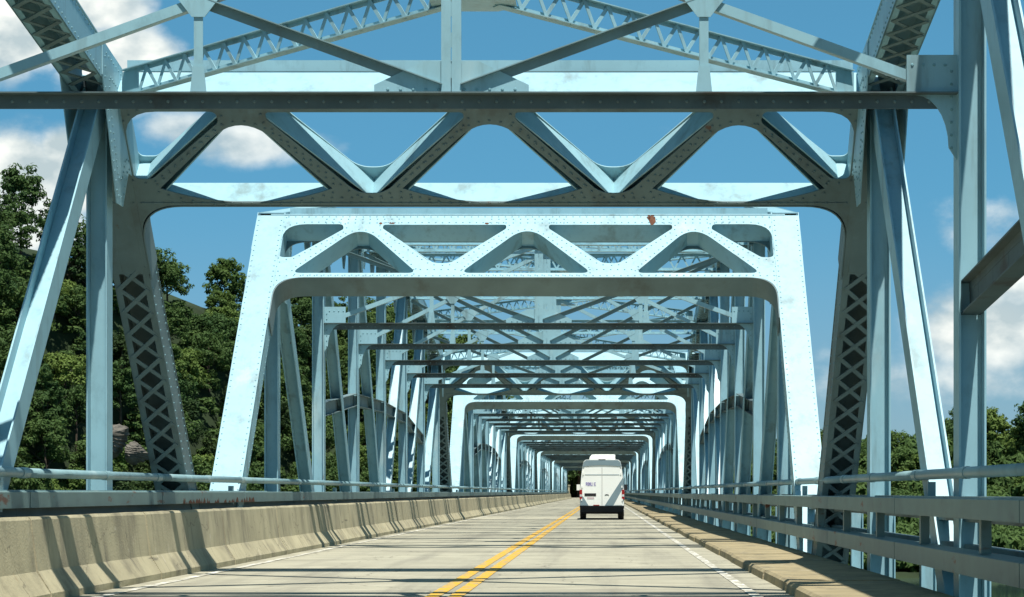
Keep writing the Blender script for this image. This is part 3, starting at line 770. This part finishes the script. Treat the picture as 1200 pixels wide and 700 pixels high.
def trunk_mesh(seed, h, rr):
    r = random.Random(seed); m = MB()
    pts = [(0, 0, -2), (0, 0, 0), (.1, .1, h*.4), (-.1, .15, h*.75), (.1, 0, h)]
    m.tube(pts, [rr*1.3, rr, rr*.75, rr*.45, rr*.15], 7)
    for k in range(6):
        z = h*(.4+.09*k); a = r.uniform(0, 6.3); L = h*.28
        m.tube([(0, .1, z), (math.cos(a)*L*.5, math.sin(a)*L*.5, z+L*.35), (math.cos(a)*L, math.sin(a)*L, z+L*.75)], [rr*.4, rr*.25, rr*.08], 5)
    return m.mesh('trunk', M['bark'])
kinds = []
for i, (rx, rz, zc, mt) in enumerate([(5.2, 4.6, 7.4, 'leaf'), (4.6, 5.2, 8, 'leaf'), (5.6, 4.0, 6.6, 'leaf'), (4.2, 4.2, 6, 'leaf2'), (5.0, 4.8, 7.2, 'leafd'), (4.8, 4.0, 6.4, 'leaf2'), (3.0, 6.2, 8.4, 'leaf')]):
    kinds.append((crown_mesh(i+3, rx, rz, zc, 80, 54, M[mt], .33), trunk_mesh(i+50, zc+rz*.5, .28)))
TC = [0]
def tree(x, y, s, k, lab, grp, z=None):
    o = empty('broadleaf_tree', (x, y, ground(x, y) if z is None else z)); o.scale = (s, s, s*R.uniform(.85, 1.2)); o.rotation_euler.z = R.uniform(0, 6.28)
    inst('crown', kinds[k][0], o); inst('trunk', kinds[k][1], o); tag(o, lab, 'tree', grp); TC[0] += 1; return o
def px(x, y): return 707+F*x/y
G1 = 'trees covering the left bluff'
rock_c = V((-86, 368))
cnt = 0
pts = []
for a in range(40):
    for b in range(40):
        x = -224+a*7.6+R.uniform(-2.6, 2.6); y = 246+b*7.2+(a % 2)*3.6+R.uniform(-2.4, 2.4)
        q = y-shore(x)
        if q < 0 or q > 96 or x > -12: continue
        p = px(x, y)
        if p < -45 or p > 690: continue
        zz = ground(x, y); py = 577-F*(zz+5-1.25)/y
        if 100 < p < 170 and 488 < py < 548: continue
        pts.append((x, y, p, py))
print('candidates', len(pts))
R.shuffle(pts)
for x, y, p, py in pts[:298]:
    k = R.choice([0, 0, 1, 2, 3, 4, 5, 6, 1])
    tone = 'mid green' if k in (0, 1, 2) else 'dark green' if k == 4 else 'bright green' if k in (3, 5) else 'narrow green'
    col = ('left of leaning diagonal', 'between diagonal and hanger', 'just right of hanger', "between lattice post and second portal", "seen through the second span's left truss", "low behind the far left trusses")[sum(p > v for v in (30, 100, 150, 260, 450))]
    row = ('on the skyline', 'high on the bluff', 'halfway up the bluff', 'low on the bluff', 'at the foot of the bluff')[sum(py > v for v in (285, 360, 430, 500))]
    tree(x, y, R.uniform(.85, 1.2), k, '%s tree %s, %s' % (tone, row, col), G1); cnt += 1
print('left trees', cnt)
G2 = 'trees on the right bank'
for i in range(110):
    x = R.uniform(30, 190); y = max(shore(x), 160)+R.uniform(3, 60)
    p = px(x, y)
    if p < 880 or p > 1290: continue
    k = R.choice([0, 1, 3, 5, 3, 2]); tone = 'mid green' if k in (0, 1, 2) else 'bright green'
    col = ("seen through the second span's right truss", 'beside the right lattice post', 'between right hanger and outer post', 'right of the outer right post')[sum(p > v for v in (960, 1035, 1115))]
    tree(x, y, R.uniform(.75, 1.2), k, '%s %s tree on the right bank, %s' % ('nearer' if y < 330 else 'farther', tone, col), G2)
G3 = 'dark trees at the far end of the bridge'
for i, (x, y) in enumerate([(-13, 446), (-16, 458), (-11, 470), (-9, 486), (-6, 505), (-1, 512), (4, 506), (9, 486), (12, 468), (14, 450), (-3, 522), (-20, 450), (-10, 500), (-5, 530), (16, 475)]):
    tree(x, y, 1.35, [4, 0, 1][i % 3], ('dark tree on the left of the road end beyond the last span', 'dark tree straight ahead closing off the road end', 'dark tree on the right of the road end beyond the last span')[(x > -7)+(x > 6)], G3, 0 if abs(x+2) < 9 else None)
# undergrowth that hides the soil between the trunks
ub = crown_mesh(99, 3.6, 2.2, .9, 15, 27, M['leaf'], .50)
m = MB(); r = random.Random(5); src_v = [tuple(v.co) for v in ub.vertices]; src_f = [tuple(p.vertices) for p in ub.polygons]
um = MB()
for k in range(1900):
    x = r.uniform(-215, -14); y = r.uniform(250, 540); q = y-shore(x)
    if q < -1 or q > 90 or not -60 < px(x, y) < 700: continue
    if (V((x, y))-rock_c).length < 4: continue
    z = ground(x, y)+.4; s = r.uniform(.8, 1.3); um.add([(a*s+x, b*s+y, c*s+z) for a, b, c in src_v], src_f)
for k in range(1500):
    x = r.uniform(10, 190); y = max(shore(x), 160)+r.uniform(-8, 50)
    if not 860 < px(x, y) < 1300: continue
    z = ground(x, y)+.6; s = r.uniform(.9, 1.7); um.add([(a*s+x, b*s+y, c*s*1.6+z) for a, b, c in src_v], src_f)
for k in range(150):
    x = r.choice([r.uniform(-26, -11), r.uniform(8, 22)]); y = END+r.uniform(-1, 75); um.add([(a+x, b+y, c*1.6+max(0, ground(x, y))+.4) for a, b, c in src_v], src_f)
for k in range(90):
    x = r.uniform(-16, 12); y = END+r.uniform(82, 100); um.add([(a+x, b+y, c*1.8+r.uniform(0, 4.5)) for a, b, c in src_v], src_f)
um.build('undergrowth', M['leaf'], kind='stuff')
tag(bpy.data.objects[-1] if False else bpy.data.objects['undergrowth'], 'low bushes and scrub filling the slopes under the trees', 'undergrowth')
# rock outcrop on the left bluff
def rock(x, y, z, sx, sy, sz, seed, lab):
    r = random.Random(seed); m = MB(); nu, nv = 46, 34; vs = []
    cuts = [(V((r.gauss(0, 1), r.gauss(0, 1)-.6, r.gauss(0, .6))).normalized(), r.uniform(.55, .9)) for _ in range(26)]
    for j in range(nv+1):
        th = math.pi*j/nv
        for i in range(nu):
            ph = 2*math.pi*i/nu; d = V((math.sin(th)*math.cos(ph), math.sin(th)*math.sin(ph), math.cos(th)))
            k = 1.1
            for c, h in cuts:
                q = d.dot(c)
                if q > .05: k = min(k, h/q)
            k *= 1+.05*math.sin(d.z*23+d.x*4)+r.uniform(-.035, .035)
            vs.append(V((x+d.x*sx*k, y+d.y*sy*k, z+d.z*sz*k)))
    fs = [(j*nu+i, j*nu+(i+1) % nu, (j+1)*nu+(i+1) % nu, (j+1)*nu+i) for j in range(nv) for i in range(nu)]
    tag(m.add(vs, fs).build('rock_outcrop', M['rock']), lab, 'rock')
for (ppx, ppy, d, sx, sz, lab) in ((128, 514, 376, 3.2, 3.6, 'grey brown rock face showing between bushes low on the left bluff'), (158, 530, 376, 2.6, 2.0, 'small lower rock ledge beside the larger grey rock face')):
    rock((ppx-707)*d/F, d, 1.25+(577-ppy)*d/F, sx, 4, sz, int(ppx), lab)

# ------------------------------------------------------------------ the van
M['van'] = mat('white_van_paint', (.88, .90, .84), .3, .03, 1, spec=.5)
M['vgrey'] = mat('grey_van_stripe', (.20, .28, .31), .35, .05)
M['black'] = mat('black_plastic', (.015, .015, .017), .6)
M['glass'] = mat('dark_glass', (.03, .045, .05), .08, .05, spec=.8)
M['red'] = mat('red_lens', (.30, .015, .015), .25, .05)
M['purple'] = mat('purple_lettering', (.18, .14, .42), .5, .05)
M['tyre'] = mat('tyre_rubber', (.02, .02, .02), .85)
M['rim'] = mat('wheel_rim', (.35, .36, .37), .4, metal=.6)
def van():
    root = empty('delivery_van', (-.06, 97.2, 0))
    # rear outline (half width, z), rounded to the high roof
    out = [(.95, .46), (1.01, .62), (1.02, 1.1), (.995, 1.5), (.955, 2.0), (.915, 2.3), (.88, 2.5), (.84, 2.66), (.75, 2.735), (.4, 2.765), (0, 2.77)]
    ring = out+[(-a, b) for a, b in out[-2::-1]]; n = len(ring)
    st = [(0, .985, 0), (.06, 1, 0), (.5, 1.0, 0), (3.9, 1.0, 0), (4.5, .98, -.25), (5.0, .95, -.95), (5.6, .88, -1.45), (5.85, .78, -1.7)]
    vs = []
    for yy, sx, dz in st:
        for a, b in ring: vs.append((a*sx, yy, min(b, max(.5, 2.77+dz)) if dz else b))
    fs = [tuple(range(n)), tuple(range(len(vs)-1, len(vs)-n-1, -1))]
    for j in range(len(st)-1):
        for i in range(n-1): fs.append((j*n+i, (j+1)*n+i, (j+1)*n+i+1, j*n+i+1))
        fs.append((j*n+n-1, (j+1)*n+n-1, (j+1)*n, j*n))
    body = MB().add(vs, fs).build('body', M['van'], root)
    rp = lambda yo: (lambda a, b: V((a, yo, b)))
    def hw(z):
        for (a, z0), (b, z1) in zip(out, out[1:]):
            if z0 <= z <= z1: return a+(b-a)*(z-z0)/(z1-z0)
        return .9
    # doors slightly proud, leaving the seam between them
    for sg in (-1, 1):
        zs_ = [.64, 1.0, 1.3, 1.62, 1.95, 2.2, 2.38]
        q = [(sg*.008, .62)]+[(sg*(hw(z)-.09), z) for z in zs_]+[(sg*.008, 2.40)]
        d = MB().plate([q], rp(-.012), Y, .022).build('rear_door', M['van'], root)
        MB().bar((sg*.02, -.028, 2.05), (sg*(hw(2.05)-.16), -.028, 2.05), Y, .012, Z, .022).build('door_crease', M['vgrey'], d)
        for z in (.9, 1.5, 2.1): MB().box(sg*(hw(z)-.085)-.025, sg*(hw(z)-.085)+.025, -.05, -.01, z-.05, z+.05).build('hinge', M['van'], d)
    MB().plate([[(-.885, 2.42)]+[(-.6+.2*k, 2.44+.04*(1-((-.6+.2*k)/.7)**2)) for k in range(7)]+[(.885, 2.42), (.83, 2.64), (.72, 2.715), (-.72, 2.715), (-.83, 2.64)]], rp(-.034), Y, .01).build('upper_panel', M['vgrey'], root)
    MB().plate([[(.13, .645), (.52, .645), (.985, 1.50), (.955, 1.92)]], rp(-.027), Y, .006).build('diagonal_stripe', M['vgrey'], root)
    MB().plate([[(-.99, .645), (-.62, .645), (-.86, 1.05), (-.99, 1.08)]], rp(-.027), Y, .006).build('corner_panel', M['vgrey'], root)
    MB().box(-.80, -.27, -.034, -.024, 1.07, 1.20).build('handle_recess', M['black'], root)
    MB().box(-.68, -.36, -.032, -.024, .94, 1.03).build('licence_plate', mat('plate_pink', (.6, .5, .5), .5), root)
    MB().box(-.006, .006, -.027, -.020, .64, 2.38).build('door_seam', M['black'], root)
    m = MB()
    for k in range(6): 
        t0 = -.12+k*.04; m.bar((.22+t0*.75, -.033, 1.14-.9*t0*t0*2), (.22+(t0+.045)*.75, -.033, 1.14-.9*(t0+.045)**2*2), Y, .01, Z, .035)
    m.build('badge', M['black'], root)
    # blurred purple lettering on the left door: six upright letter shapes
    for k, sh in enumerate(['p', 'o', 'm', 'l', 'i', 'e']):
        x0 = -.74+k*.078; m = MB(); yy = -.030; z0, z1 = 1.54, 1.70
        def b_(a0, a1, c0, c1): m.box(x0+a0, x0+a1, yy-.003, yy+.003, c0, c1)
        b_(0, .022, z0, z1)
        if sh in 'po': b_(.0225, .045, z1-.03, z1); b_(.0455, .062, z0+.06, z1); b_(.0225, .045, z0+.05, z0+.075)
        if sh == 'o': b_(.0225, .062, z0, z0+.03)
        if sh == 'm': b_(.0245, .042, z0+.06, z1-.02); b_(.044, .064, z0, z1)
        if sh in 'le': b_(.0225, .06, z0, z0+.028)
        if sh == 'e': b_(.0225, .06, z1-.028, z1); b_(.0225, .05, z0+.058, z0+.08)
        m.build('letter', M['purple'], root)
    for sg in (-1, 1):
        tl = MB().box(sg*.965-.06, sg*.965+.06, -.035, .05, .92, 1.36).build('tail_light', M['red'], root)
        MB().box(sg*.965-.05, sg*.965+.05, -.042, -.034, 1.05, 1.15).build('lens', mat('clear_lens', (.6, .6, .6), .2), tl)
        w_ = MB().tube([(sg*.88-.13, 1.25, .35), (sg*.88+.13, 1.25, .35)], .35, 20).build('wheel', M['tyre'], root)
        MB().tube([(sg*.88-.14, 1.25, .35), (sg*.88+.14, 1.25, .35)], .2, 14).build('rim', M['rim'], w_)
        w2 = MB().tube([(sg*.88-.12, 4.9, .35), (sg*.88+.12, 4.9, .35)], .34, 20).build('wheel', M['tyre'], root)
        MB().tube([(sg*.88-.13, 4.9, .35), (sg*.88+.13, 4.9, .35)], .2, 14).build('rim', M['rim'], w2)
        mi = MB().box(sg*1.13-.08, sg*1.13+.08, 4.2, 4.35, 1.34, 1.62).build('wing_mirror', M['van'] if sg < 0 else M['black'], root)
        MB().bar((sg*.93, 4.3, 1.4), (sg*1.1, 4.3, 1.42), Y, .05, Z, .05).build('mirror_arm', M['black'], mi)
        MB().box(sg*.975-.03, sg*.975+.03, 3.3, 4.1, 1.45, 1.95).build('side_window', M['glass'], root)
        MB().box(sg*.82-.10, sg*.82+.10, .9, 1.7, .40, .80).build('mud_guard', M['black'], root)
    MB().plate([[(-.99, .34), (.99, .34), (1.02, .63), (-1.02, .63)]], rp(-.06), Y, .10).build('rear_bumper', M['black'], root)
    MB().box(-.40, -.12, -.035, -.026, .635, .675).build('reflector', M['red'], root)
    MB().box(.55, .92, -.13, -.112, .63, .66).build('step_plate', M['van'], root)
    MB().box(-.9, .9, .05, 5.5, .26, .46).build('underbody', M['black'], root)
    MB().bar((-.9, 1.25, .35), (.9, 1.25, .35), Y, .12, Z, .12).build('axle', M['black'], root)
    MB().plate([[(-.62, 2.72), (.60, 2.72), (.60, 2.97), (.56, 3.0), (-.30, 3.0), (-.50, 2.99), (-.60, 2.86)]], lambda a, b: V((a*.98+.02, 1.5, b)), Y, 1.3).build('roof_air_conditioner', M['van'], root)
    MB().box(-.16, .16, -.03, .05, 2.70, 2.76).build('brake_light', M['black'], root)
    MB().plate([[(-.80, 1.55), (.80, 1.55), (.72, 2.3), (-.72, 2.3)]], lambda a, b: V((a, 4.98-(b-1.55)*.85, b+.02)), V((0, .76, .64)), .02).build('windscreen', M['glass'], root)
    tag(root, 'white high-roof van with grey diagonal stripe driving ahead in the right lane', 'van')
van()
